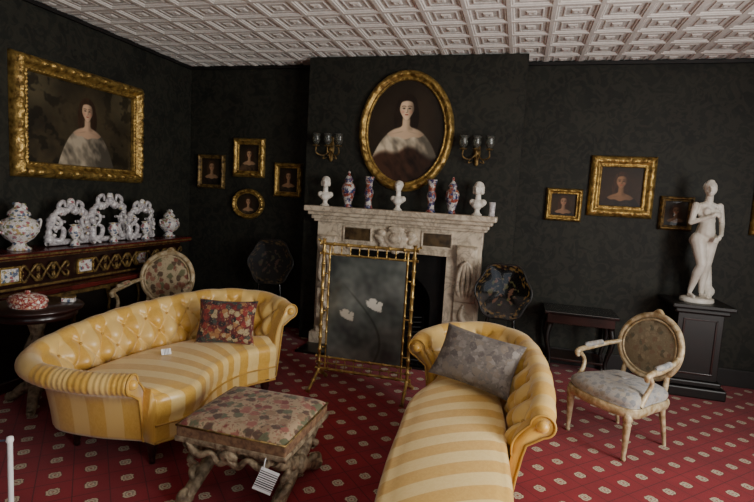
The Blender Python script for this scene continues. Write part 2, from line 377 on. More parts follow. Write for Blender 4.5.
def frame(name,loc,rz,w,h,fw,fn,oval=False,dep=.05,mat=None,res=.004):
    mat=mat or GOLD
    g=group(name,loc,rz)
    prof=[(0,0),(0,.35),(.10,.62),(.22,.80),(.38,1.0),(.55,.86),(.68,.55),(.80,.50),(.86,.62),(.93,.60),(1.0,.35),(1.0,.12)]
    V=[]
    if oval:
        n=200
        def lp(i): return [((w/2-i)*cos(TAU*k/n),(h/2-i)*sin(TAU*k/n)) for k in range(n)]
    else:
        nx=max(6,int(w/.012)); ny=max(6,int(h/.012)); n=2*(nx+ny)
        def lp(i):
            a,b=w/2-i,h/2-i; o=[]
            for k in range(nx): o.append((-a+2*a*k/nx,-b))
            for k in range(ny): o.append((a,-b+2*b*k/ny))
            for k in range(nx): o.append((a-2*a*k/nx,b))
            for k in range(ny): o.append((-a,b-2*b*k/ny))
            return o
    for j,(i,d) in enumerate(prof):
        for k,(x,z) in enumerate(lp(i*fw)):
            q=0
            if 2<=j<=5: q=.12*abs(sin(k*.4+j*.5))+.22*noise.noise(Vector((x*30,z*30,j*.4)))
            if j in(8,9): q=.08*sin(k*1.9)
            V.append((x,-(d+q)*dep-.002,z))
    F=gfaces(len(prof),n,False,True)
    mk('moulding',V,F,mat,g)
    iw,ih=w-2*fw+.004,h-2*fw+.004
    nx=min(230,max(8,int(iw/res)));ny=min(230,max(8,int(ih/res)))
    V=[];C=[];
    if oval:
        nr,na=(130,260) if w>.6 else (40,80)
        for i in range(nr+1):
            for k in range(na):
                r=i/nr; x=iw/2*r*cos(TAU*k/na); z=ih/2*r*sin(TAU*k/na); V.append((x,-.01,z)); C.append(s2l(tuple(max(0,min(255,q)) for q in fn(x,z))))
        F=gfaces(nr+1,na,False,True)
    else:
        for i in range(nx+1):
            for j in range(ny+1):
                x=-iw/2+iw*i/nx; z=-ih/2+ih*j/ny; V.append((x,-.01,z)); C.append(s2l(tuple(max(0,min(255,q)) for q in fn(x,z))))
        F=gfaces(nx+1,ny+1)
    mk('canvas',V,F,PAINT,g,False,col=C)
    if not oval: boxes('backing',[(-w/2+.01,w/2-.01,-.008,-.002,-h/2+.01,h/2-.01)],EBONY,g)
    return g
yw=YB-.001
def fr(name,x0,x1,za,zb,fw,fn,**k): return frame(name,((x0+x1)/2,yw,(za+zb)/2),0,x1-x0,zb-za,fw,fn,**k)
fr('portrait_painting',-3.68,-3.33,1.54,1.93,.045,portrait(.3,.3,0,.06,.10,hair=(50,36,24),dress=(46,38,32),skin=(160,124,92)),mat=GOLD2)
fr('portrait_painting',-3.22,-2.82,1.69,2.13,.075,portrait(.3,.3,0,.045,.09,dress=(96,74,54),skin=(180,142,106),seed=2))
fr('portrait_painting',-2.69,-2.35,1.49,1.87,.06,portrait(.3,.3,0,.045,.09,dress=(66,54,42),skin=(176,136,100),seed=3))
fr('oval_painting',-3.22,-2.81,1.21,1.56,.055,portrait(.3,.3,0,.03,.08,dress=(80,66,48),skin=(176,138,104),seed=4),oval=True)
fr('portrait_painting',.24,.575,1.42,1.735,.055,portrait(.3,.3,0,.035,.085,dress=(44,38,32),skin=(146,110,82),bg=(52,38,24),seed=5))
fr('portrait_painting',.62,1.19,1.49,2.06,.105,portrait(.4,.4,0,.055,.13,dress=(46,34,27),skin=(140,102,70),bg=(48,32,19),seed=6))
fr('portrait_painting',1.25,1.53,1.40,1.71,.045,portrait(.3,.3,0,.03,.08,dress=(38,32,27),skin=(124,96,72),seed=7),mat=GOLD2)
fr('landscape_painting',1.99,2.50,1.40,1.97,.08,landscape(.5,.5,3))
frame('large_portrait_painting',(XL+.001,3.73,2.025),pi/2,1.38,.95,.125,portrait(1.1,.7,.04,.14,.17,bg=(66,57,40),bg2=(36,32,24),dress=(180,166,142),skin=(206,170,138),hair=(44,31,22),seed=8,land=(110,100,72)),dep=.09,res=.005)
frame('oval_portrait_painting',(-1.135,YBR-.001,2.2),0,.95,1.17,.095,portrait(.8,1.0,0,.225,.205,bg=(48,38,27),bg2=(27,22,16),dress=(224,208,178),skin=(234,202,166),hair=(28,20,14),shawl=(70,46,33),seed=9),oval=True,dep=.06)
# ---------------------------------------------------------------- fireplace
def fireplace():
    cx_=-1.135; g=group('marble_fireplace',(cx_,YBR,0)); y=-.002
    for s,nm in ((-1,'jamb_left'),(1,'jamb_right')):
        a,b=sorted((s*.50,s*.83)); boxes(nm,[(a,b,-.12,y,.12,1.12)],MARBLE,g,.006)
        a2,b2=sorted((s*.48,s*.86)); boxes(nm+'_plinth',[(a2,b2,-.18,y,0,.13)],MARBLE,g,.008)
        c,d=sorted((s*.60,s*.80)); boxes(nm+'_pilaster',[(c,d,-.15,-.12,.13,.60)],MARBLE,g,.006)
        xs=s*.70; N=40
        pth=crom([(-.125,.62),(-.165,.60),(-.185,.66),(-.165,.72),(-.145,.78),(-.15,.88),(-.185,.98),(-.22,1.06),(-.21,1.13),(-.125,1.14)],N)
        V=[]
        for x in (xs-.10,xs-.085,xs+.085,xs+.10):
            e=0 if abs(abs(x-xs)-.085)<.001 else .012
            for p in pth: V.append((x,min(p.x+e,-.11),p.y))
        F=gfaces(4,N)+[tuple(range(N)),tuple(3*N+i for i in range(N))[::-1]]
        mk(nm+'_console_scroll',V,F,MARBLE,g)
        tubes(nm+'_acanthus',[([(xs+dx*.3,-.16,.62),(xs+dx,-.185,.70),(xs+dx*1.2,-.165,.80),(xs+dx*.8,-.19,.93),(xs,-.215,1.0)],[.012,.022,.02,.022,.01],24) for dx in(-.06,-.02,.02,.06)],MARBLE,g)
        tubes(nm+'_drop',[([(xs,-.155,.16),(xs-.03,-.165,.25),(xs+.03,-.165,.36),(xs-.02,-.165,.47),(xs,-.16,.58)],[.015,.03,.022,.03,.015],30)],MARBLE,g)
    boxes('lintel',[(-.83,.83,-.13,y,1.02,1.30)],MARBLE,g,.006)
    boxes('lintel_moulding',[(-.50,.50,-.15,-.13,1.02,1.06),(-.86,.86,-.165,y,1.275,1.305)],MARBLE,g,.008)
    for s in (-1,1):
        xm=s*.40
        boxes('inset_panel',[(xm-.13,xm+.13,-.138,-.128,1.11,1.23)],INSET,g)
        boxes('inset_border',[(xm-.15,xm+.15,-.145,-.128,1.235,1.25),(xm-.15,xm+.15,-.145,-.128,1.09,1.105),(xm-.15,xm-.135,-.145,-.128,1.105,1.235),(xm+.135,xm+.15,-.145,-.128,1.105,1.235)],MARBLE,g,.003)
    blobs('cartouche',[('e',(0,-.15,1.15),(.13,.035,.10)),('e',(0,-.18,1.16),(.07,.03,.055)),('e',(-.15,-.15,1.20),(.05,.03,.04)),('e',(.15,-.15,1.20),(.05,.03,.04)),('e',(-.12,-.15,1.08),(.05,.025,.035)),('e',(.12,-.15,1.08),(.05,.025,.035)),('e',(0,-.155,1.25),(.09,.03,.03)),('e',(0,-.15,1.04),(.05,.03,.04)),('c',(-.2,-.15,1.17),(-.15,-.16,1.13),.02,.03),('c',(.2,-.15,1.17),(.15,-.16,1.13),.02,.03)],.007,MARBLE,g)
    boxes('shelf_bed_mould',[(-.88,.88,-.19,y,1.30,1.34),(-.91,.91,-.215,y,1.34,1.375)],MARBLE,g,.008)
    boxes('shelf',[(-.945,.945,-.245,y,1.375,1.43)],MARBLE,g,.012)
    boxes('firebox',[(-.50,-.47,.005,.31,.01,1.015),(.47,.50,.005,.31,.01,1.015),(-.47,.47,.28,.315,.01,1.015),(-.47,.47,.005,.28,.985,1.015)],SOOT,g)
    boxes('hearth_slab',[(-.86,.86,-.50,-.18,0,.02),(-.48,.48,-.18,.0,0,.02),(-.47,.47,.0,.30,.001,.02)],EBONY,g,.003)
    V=[];n=24
    for k in range(n+1):
        a=pi*k/n; V.append((-.36*cos(a),-.03,.50+.32*sin(a))); 
        sc=1/max(abs(cos(a)),abs(sin(a))); V.append((max(-.5,min(.5,-.5*cos(a)*sc)),-.03,.50+.515*min(1,abs(sin(a))*sc)))
    F=[(2*k,2*k+1,2*k+3,2*k+2) for k in range(n)]
    o=len(V); V+=[(-.5,-.03,.02),(-.36,-.03,.02),(.36,-.03,.02),(.5,-.03,.02)]
    F+=[(o,1,0,o+1),(o+2,2*n,2*n+1,o+3)]
    mk('iron_insert',V,F,IRON,g,False)
    gr=[([(-.30,-.02,z),(-.15,-.08,z),(.15,-.08,z),(.30,-.02,z)],.008,16) for z in(.18,.23,.28,.33,.38)]
    for x in(-.3,-.2,-.1,0,.1,.2,.3): gr.append(([(x,-.03-.05*(1-(x/.3)**2),.02),(x,-.03-.05*(1-(x/.3)**2),.40)],.008))
    tubes('grate_bars',gr,IRON,g)
    fd=[([(-.62,-.46,.08),(-.62,-.47,.08),(.62,-.47,.08),(.62,-.46,.08)],.010),([(-.62,-.47,.03),(.62,-.47,.03)],.010)]
    for k in range(25):
        x=-.6+1.2*k/24; fd.append(([(x,-.47,.03),(x,-.47,.08)],.004))
    tubes('fender',fd,IRON,g)
    return g
fireplace()
MZ=1.43
def bust(name,x,y,h,mat,rz=0,hair=0):
    g=group(name,(x,y,MZ+.001),rz); k=h/.30
    lathe('socle',[(0,0),(.045*k,0),(.045*k,.01*k),(.036*k,.016*k),(.024*k,.03*k),(.022*k,.05*k),(.032*k,.062*k),(.032*k,.07*k),(0,.07*k)],mat,g)
    it=[('e',(0,.005,.105),(.070,.040,.042)),('e',(-.05,.005,.115),(.03,.032,.03)),('e',(.05,.005,.115),(.03,.032,.03)),('e',(0,-.015,.09),(.045,.035,.035)),
        ('c',(0,.008,.12),(0,0,.20),.028,.024),('e',(0,-.004,.236),(.038,.046,.054)),('e',(0,-.022,.208),(.026,.024,.026)),
        ('e',(0,-.050,.230),(.007,.012,.016)),('e',(0,-.044,.207),(.013,.008,.005)),('e',(0,-.042,.254),(.028,.010,.006)),('e',(0,.012,.255),(.045,.048,.044))]
    if hair==1: it+=[('e',(0,.055,.245),(.026,.026,.024)),('e',(-.038,.0,.225),(.012,.022,.03)),('e',(.038,.0,.225),(.012,.022,.03))]
    if hair==2: it+=[('e',(s*.036,.005,.245-.02*j),(.017,.03,.02)) for s in(-1,1) for j in range(3)]+[('e',(0,0,.285),(.03,.03,.015))]
    blobs('figure',it,.004*k,mat,g,scale=k,smooth=2); return g
def vase(name,x,y,h,kind,mat,z=None,rz=0):
    g=group(name,(x,y,(MZ if z is None else z)+.001),rz); k=h
    if kind==0:
        p=[(0,0),(.11,0),(.12,.02),(.10,.06),(.09,.10),(.13,.22),(.18,.40),(.19,.52),(.16,.62),(.10,.68),(.095,.72),(.12,.735),(.12,.755),(.10,.80),(.06,.86),(.03,.89),(.035,.92),(.04,.95),(.025,.99),(0,1)]
    elif kind==1:
        p=[(0,0),(.14,0),(.14,.03),(.10,.15),(.10,.30),(.14,.42),(.15,.50),(.13,.58),(.10,.66),(.11,.82),(.16,.97),(.17,1.0),(.15,1.0),(.08,.82),(0,.8)]
    else:
        p=[(0,0),(.22,0),(.22,.03),(.14,.08),(.12,.14),(.26,.24),(.36,.38),(.37,.50),(.30,.62),(.18,.68),(.17,.71),(.22,.72),(.20,.78),(.12,.86),(.05,.90),(.06,.95),(0,1)]
    V,F=lathe_geo([(r*k,zz*k) for r,zz in p],28); mk('body',V,F,mat,g)
    if kind==2:
        tubes('handles',[([(s*.34*k,0,.55*k),(s*.50*k,0,.62*k),(s*.46*k,0,.42*k),(s*.33*k,0,.36*k)],.022*k,16) for s in(-1,1)],mat,g)
        blobs('finial_flowers',[('e',(random.uniform(-.1,.1)*k,random.uniform(-.1,.1)*k,(.80+random.uniform(0,.16))*k),(.05*k,.05*k,.04*k)) for _ in range(14)],.006,mat,g)
    return g
yM=4.80
def mx(x): return x*yM/4.75
bust('marble_bust',mx(-1.87),yM,.30,STATUE,.2,1)
vase('imari_vase',mx(-1.63),yM,.36,0,IMARI)
vase('imari_vase',mx(-1.42),yM,.31,1,IMARI,rz=1)
bust('marble_bust',mx(-1.12),4.775,.29,STATUE,-.1,0)
vase('imari_vase',mx(-.805),yM,.31,1,IMARI,rz=2)
vase('imari_vase',mx(-.61),yM,.345,0,IMARI,rz=.6)
bust('marble_bust',mx(-.375),yM,.315,STATUE,-.3,2)
g=group('white_candle_cup',(mx(-.24),yM,MZ+.001)); lathe('cup',[(0,0),(.03,0),(.03,.01),(.026,.02),(.028,.09),(.03,.13),(.026,.13),(.022,.03),(0,.03)],PORC,g)
# ---------------------------------------------------------------- wall sconces
def sconce(x,z):
    g=group('wall_sconce',(x,YBR-.001,z))
    blobs('backplate',[('e',(0,-.012,0),(.035,.012,.09)),('e',(0,-.012,.09),(.025,.012,.03)),('e',(0,-.012,-.10),(.022,.014,.04)),('e',(0,-.03,-.02),(.025,.025,.03))],.006,GOLD2,g)
    ar=[]
    for a in(-.12,0,.12):
        ar.append(([(0,-.03,-.02),(a*.5,-.07,-.08),(a,-.12,-.06),(a,-.13,.0)],.007,20))
        ar.append(([(a*.4,-.06,-.07),(a*.6,-.05,-.11),(a*.3,-.04,-.10)],.005,12))
    tubes('arms',ar,GOLD2,g)
    for a in(-.12,0,.12):
        lathe('drip_pan',[(0,0),(.03,.005),(.034,.015),(.015,.012),(.012,.03),(0,.03)],GOLD2,g,(a,-.13,0))
        lathe('glass_shade',[(.014,.02),(.035,.045),(.042,.07),(.034,.10),(.046,.13),(.044,.13),(.031,.10),(.039,.07),(.032,.045),(.011,.022)],GLASS,g,(a,-.13,0),lobes=8,amp=.03)
sconce(-1.90,2.02); sconce(-.43,2.03)
# ---------------------------------------------------------------- fire screen
def firescreen():
    g=group('bamboo_fire_screen',(-1.10,3.76,0),.02); W=.365; ts=[]
    def bam(p,q,r=.011):
        p,q=Vector(p),Vector(q); n=max(2,int((q-p).length/.10)); pts=[];R=[]
        for k in range(n):
            for f,rr in((0,1.5),(.06,1.25),(.12,1),(.88,1),(.94,1.25)): pts.append(p.lerp(q,(k+f)/n)); R.append(r*rr)
        pts.append(q);R.append(r*1.5); ts.append((pts,R))
    for s in(-1,1):
        bam((s*W,0,.10),(s*W,0,1.20),.013); bam((s*(W-.05),0,.14),(s*(W-.05),0,1.15),.008)
        bam((s*W,0,.13),(s*(W+.01),-.20,0.012),.013); bam((s*W,0,.13),(s*(W+.01),.20,0.012),.013)
        for z in(.32,.62,.92): bam((s*W,0,z),(s*(W-.05),0,z),.006)
        bam((s*W,0,1.16),(s*(W+.05),0,1.19),.008)
    for z,r in((1.16,.012),(1.08,.008),(.24,.010),(.14,.012),(.19,.006)): bam((-W-.03,0,z),(W+.03,0,z),r)
    for k in range(1,10):
        x=-W+2*W*k/10; bam((x,0,1.08),(x,0,1.16),.005); bam((x,0,.14),(x,0,.24),.004)
    tubes('bamboo_frame',ts,BRASS,g)
    w,h0,h1=W-.06,.25,1.07; nx,nz=90,120; V=[];C=[]
    def bird(x,z,cx_,cz_,s):
        X=(x-cx_)/s;Z=(z-cz_)/s
        d=min(sqrt((X/1)**2+((Z+.35*X)/.5)**2),sqrt(((X-.75)/.35)**2+((Z-.28)/.3)**2),sqrt(((X+.2)/.5)**2+((Z-.6)/.35)**2)); return sm(1.15,.95,d+.25*noise.noise(Vector((X*4,Z*4,1))))
    for i in range(nx+1):
        for j in range(nz+1):
            x=-w+2*w*i/nx;z=h0+(h1-h0)*j/nz
            n=noise.noise(Vector((x*5,z*5,2)))+.4*noise.noise(Vector((x*20,z*20,2))); c=lerp3((56,60,58),(104,108,102),.5+n*.8)
            tw=sm(.014,.004,abs(x+.12-.25*sin(z*4)))*sm(.9,.7,z)*.5; c=lerp3(c,(40,44,36),tw)
            c=lerp3(c,(206,200,186),bird(x,z,.07,.70,.062)); c=lerp3(c,(186,178,160),bird(x,z,-.15,.60,.055))
            V.append((x,-.004,z)); C.append(s2l(c))
    mk('embroidered_panel',V,gfaces(nx+1,nz+1),PAINTG,g,False,col=C)
    boxes('panel_back',[(-w,w,-.001,.004,h0,h1)],EBONY,g)
firescreen()
# ---------------------------------------------------------------- sofas
def arclen(P):
    s=[0]
    for a,b in zip(P,P[1:]): s.append(s[-1]+(b-a).length)
    return s
def tub_sofa(name,org,backP,heights,frontP,seatbackP,side,legs,tuft=(0,1),zb=.15,zs=.42,pleat=0):
    g=group(name,(org[0],org[1],0)); O=Vector((org[0],org[1]))
    N=300; B0=crom([Vector(p) for p in backP],900); S0=arclen(B0)
    Hraw=crom([Vector((h,0)) for h in heights],900)
    B=[];Hh=[];j=0
    for i in range(N):
        s=S0[-1]*i/(N-1)
        while j<898 and S0[j+1]<s: j+=1
        f=(s-S0[j])/max(1e-9,S0[j+1]-S0[j]); B.append(B0[j].lerp(B0[j+1],f)-O); Hh.append(Hraw[j].x)
    S=arclen(B)
    V=[];UV=[]; DS,DZ=.155,.20
    for i in range(N):
        a=B[max(0,i-2)];b=B[min(N-1,i+2)]; t=(b-a).normalized(); n=Vector((t.y,-t.x))*side; h=Hh[i]
        r=.055; sec=[]; m=44
        e0=sm(tuft[0],tuft[0]+.03,i/(N-1))*sm(tuft[1],tuft[1]-.03,i/(N-1))
        pl=pleat*(1-sm(tuft[0],tuft[0]+.05,i/(N-1)))*.006*abs(sin(S[i]*110))
        for k in range(m):
            f=k/(m-1); z=zs-.06+(h-r-(zs-.06))*f; off=.02+.075*f-.03*sin(f*pi)
            d=h-z; A=pi*(S[i]/DS+d/DZ); Bq=pi*(S[i]/DS-d/DZ)
            bl=(abs(sin(A)*sin(Bq)))**.5*.052*sm(0,.12,f)
            sec.append((off-bl*e0+.012*e0,z))
        for k in range(1,16):
            a_=pi-(k/15)*1.45*pi; A=pi*(S[i]/DS); bl=.010*abs(sin(A))*e0*(1-k/15)+pl
            sec.append((.150+(r+bl)*cos(a_)*1.05,h-r+(r+bl)*sin(a_)))
        for off,z in((.085,h-.16),(.07,(h+zb)/2),(.05,zb+.10),(.04,zb+.02),(.03,zb),(-.02,zb)): sec.append((off,z))
        cum=0;K=len(sec)
        for q,(off,z) in enumerate(sec):
            if q: cum+=sqrt((off-sec[q-1][0])**2+(z-sec[q-1][1])**2)
            p=B[i]+n*off; V.append((p.x,p.y,z)); UV.append((S[i],cum))
    F=gfaces(N,K); F.append(tuple(range(K))); F.append(tuple((N-1)*K+k for k in range(K))[::-1])
    mk('tufted_back',V,F,STRIPEB,g,uv=UV)
    bV=[];bF=[]
    for ia in range(0,int(S[-1]/(DS/2))+1):
        for kz in range(0,6):
            if (ia+kz)%2: continue
            s_=ia*DS/2; i=min(range(0,N),key=lambda q:abs(S[q]-s_)); h=Hh[i]; z=h-kz*DZ/2
            if z<zs+.04 or z>h-.07: continue
            if not(tuft[0]<i/(N-1)<tuft[1]): continue
            a=B[max(0,i-1)];b=B[min(N-1,i+1)];t=(b-a).normalized();n=Vector((t.y,-t.x))*side
            f=(z-(zs-.06))/(h-.055-(zs-.06)); off=.02+.075*f-.03*sin(f*pi)+.004; p=B[i]+n*off
            v,f2=sphere_geo((p.x,p.y,z),(.010,.010,.010),8,5); o=len(bV);bV+=v;bF+=[tuple(x+o for x in q) for q in f2]
    if bV: mk('buttons',bV,bF,PIPING,g)
    for i in(0,N-1):
        pts=[Vector(V[i*K+k]) for k in range(0,K)]
        tv=(B[2]-B[0]).normalized()*-1 if i==0 else (B[-1]-B[-3]).normalized()
        pts=[p+Vector((tv.x,tv.y,0))*.004 for p in pts[:-1]]
        tubes('end_piping',[(pts,.006)],PIPING,g,6)
        t=tv*(-1 if i==0 else 1); n=Vector((t.y,-t.x)).normalized()*side
        p=B[i]+n*(.150); h=Hh[i]
        v,f2=sphere_geo((p.x+tv.x*.004,p.y+tv.y*.004,h-.055),(.03,.03,.03),12,8); mk('scroll_boss',v,f2,STRIPEB,g,uv=[(.05,.05)]*len(v))
    M=150; Fp=[p-O for p in crom([Vector(p) for p in frontP],M)]; Bp=[p-O for p in crom([Vector(p) for p in seatbackP],M)]
    Sf=arclen([ (a+b)/2 for a,b in zip(Fp,Bp)]); SV=[];SU=[]
    for i in range(M):
        a,b=Fp[i],Bp[i]; d=(b-a); w=d.length; d=d/w if w>1e-6 else Vector((1,0)); r=min(.05,w*.3)
        sec=[(-.0,zb),(-.004,zb+.03),(.0,zb+.09),(-.004,zb+.10),(.004,zb+.12),(-.01,zb+.16)]
        for k in range(9):
            q=k/8*pi/2; sec.append((r-.01-r*cos(q)*1.0,zs-.045+.045*sin(q)))
        for k in range(1,20):
            q=k/20; sec.append((r+(w-2*r)*q,zs+.035*sin(pi*q)**.6))
        for k in range(9):
            q=(1-k/8)*pi/2; sec.append((w-r+r*cos(q),zs-.045+.045*sin(q)))
        sec+=[(w,zb+.1),(w,zb)]
        cum=0
        for q,(o_,z) in enumerate(sec):
            if q: cum+=sqrt((o_-sec[q-1][0])**2+(z-sec[q-1][1])**2)
            p=a+d*o_; SV.append((p.x,p.y,z)); SU.append((Sf[i],cum))
    K2=len(sec); F=gfaces(M,K2,False,True); F.append(tuple(range(K2))); F.append(tuple((M-1)*K2+k for k in range(K2))[::-1])
    mk('seat',SV,F,STRIPE,g,uv=SU)
    tubes('rail_piping',[([(p.x-(b-p).normalized().x*.006,p.y-(b-p).normalized().y*.006,zb+.105) for p,b in zip(Fp,Bp)],.006),([(p.x-(b-p).normalized().x*.004,p.y-(b-p).normalized().y*.004,zb+.008) for p,b in zip(Fp,Bp)],.008)],PIPING,g,6)
    for k,(x,y) in enumerate(legs):
        lathe(f'leg_{k+1}',[(0,0),(.016,0),(.018,.02),(.014,.03),(.02,.04),(.024,.08),(.034,.12),(.03,.135),(.038,.15),(.038,zb+.02),(0,zb+.02)],DARKWOOD,g,(x-O.x,y-O.y,0))
    return g
lb=[(-1.88,2.25),(-2.15,2.19),(-2.41,2.20),(-2.50,2.40),(-2.46,2.78),(-2.34,3.12),(-2.17,3.40),(-1.94,3.50),(-1.69,3.36)]
tub_sofa('striped_tub_sofa',(-2.0,2.9),lb,[.57,.565,.58,.62,.68,.72,.745,.735,.70],
  [(-1.79,2.21),(-1.71,2.42),(-1.80,2.80),(-1.78,3.10),(-1.65,3.34)],
  [(-1.85,2.22),(-2.38,2.22),(-2.42,2.80),(-2.20,3.34),(-1.87,3.46)],-1,
  [(-1.86,2.28),(-2.39,2.29),(-1.71,3.30),(-2.06,3.40),(-1.85,2.75)],(.17,.97),pleat=1)
rb=[(-.41,3.10),(-.37,3.26),(-.21,3.35),(-.06,3.27),(.02,2.98),(.045,2.68),(.04,2.42)]
tub_sofa('striped_chaise_longue',(-.2,2.4),rb,[.66,.70,.73,.73,.70,.65,.58],
  [(-.45,3.06),(-.51,2.78),(-.49,2.42),(-.465,2.05),(-.41,1.65),(-.30,1.36),(-.12,1.24)],
  [(-.33,3.25),(-.07,3.20),(.02,2.75),(.04,2.42),(.075,2.0),(.08,1.55),(-.02,1.25)],-1,
  [(-.42,3.02),(-.04,3.16),(-.38,1.75),(.04,1.6),(.01,2.44),(-.44,2.42)],(0,.97))
def pillow(name,loc,w,h,t,rot,mat):
    V=[];n=28
    for sgn in(1,-1):
        for i in range(n+1):
            for j in range(n+1):
                x=-1+2*i/n;y=-1+2*j/n; k=((1-abs(x)**2.4)*(1-abs(y)**2.4))**.45
                px=x*(1-.08*(1-y*y)); py=y*(1-.08*(1-x*x))
                V.append((px*w/2,py*h/2,sgn*t/2*k*(1+.06*noise.noise(Vector((x*2,y*2,sgn))))))
    F=gfaces(n+1,n+1)+[tuple(reversed(f)) for f in gfaces(n+1,n+1,off=(n+1)**2)]
    return mk(name,V,F,mat,None,loc=loc,rot=rot)
pillow('tapestry_cushion',(-1.95,3.15,.60),.42,.32,.13,(1.22,0,.30),TAP_RED)
pillow('grey_brocade_cushion',(-.17,3.00,.62),.50,.34,.15,(.95,0.12,-.25),TAP_GREY)
# ---------------------------------------------------------------- footstool
def stool():
    g=group('carved_footstool',(-1.225,2.29,0)); w,d=.29,.265
    V=[];n=30
    for i in range(n+1):
        for j in range(n+1):
            x=-1+2*i/n;y=-1+2*j/n; k=(1-abs(x)**6)*(1-abs(y)**6); V.append((x*w,y*d,.395+.04*max(0,k)**.5))
    mk('needlepoint_top',V,gfaces(n+1,n+1),TAP_STOOL,g)
    boxes('upholstered_side',[(-w,w,-d,d,.335,.397)],TAP_SIDE,g,.006)
    boxes('apron',[(-w-.008,w+.008,-d-.008,d+.008,.315,.343)],CARVED,g,.008)
    tubes('braid',[([(-w,-d,.396),(w,-d,.396),(w,d,.396),(-w,d,.396)],.006,0,True)],GOLD2,g,6)
    ts=[]
    for sx in(-1,1):
        X=sx*(w-.06)
        for sy in(-1,1):
            ts.append(([(X,sy*d*.95,.315),(X,sy*d*.75,.27),(X,sy*d*.25,.20),(X,0,.17),(X,-sy*d*.35,.12),(X,-sy*d*.8,.06),(X,-sy*d*1.05,.035),(X,-sy*d*1.12,.06),(X,-sy*d*1.0,.075)],[.03,.034,.038,.042,.036,.034,.034,.026,.016],40))
            ts.append(([(X+sx*.012,sy*d*.5,.24),(X+sx*.03,sy*d*.62,.21),(X+sx*.025,sy*d*.75,.19),(X+sx*.01,sy*d*.66,.165)],[.012,.02,.018,.01],16))
            ts.append(([(X+sx*.012,sy*d*.45,.10),(X+sx*.03,sy*d*.56,.13),(X+sx*.025,sy*d*.70,.12),(X,sy*d*.78,.09)],[.012,.022,.018,.012],16))
    ts.append(([(-w+.06,0,.17),(-.12,0,.15),(0,0,.17),(.12,0,.15),(w-.06,0,.17)],[.026,.02,.036,.02,.026],40))
    for sy in(-1,1):
        for sx in(-1,1):
            ts.append(([(sx*.23,sy*d*.98,.32),(sx*.17,sy*d,.27),(sx*.10,sy*d,.29),(sx*.05,sy*d,.25),(0,sy*d,.28)],[.014,.02,.014,.018,.022],26))
    tubes('x_frame_legs',ts,CARVED,g,10)
    b=[]
    for sx in(-1,1):
        X=sx*(w-.06); b.append(('e',(X+sx*.03,0,.17),(.03,.05,.05)))
        for sy in(-1,1): b.append(('e',(X,sy*d*1.03,.03),(.04,.055,.03)))
    b.append(('e',(0,-d,.285),(.05,.02,.04)));b.append(('e',(0,d,.285),(.05,.02,.04)))
    blobs('carved_bosses',b,.007,CARVED,g,smooth=1)
    V=[];C=[];N=60
    for i in range(N+1):
        for j in(0,1): V.append((-.045+.09*j+.012*i/N, 0, -.055+.11*i/N))
    for i in range(N+1):
        f=i/N; c=(238,238,236)
        if .12<f<.9 and int(f*22)%2==0: c=(26,26,28)
        C+=[s2l(c)]*2
    mk('notice_card',V,gfaces(N+1,2),PAINT,g,False,col=C,loc=(.21,-d-.035,.235),rot=(-.15,.25,.1))
    tubes('card_string',[([(.20,-d-.03,.285),(.20,-d-.02,.315),(.20,-d-.012,.33)],.0025,8)],WHITE,g,6)
stool()
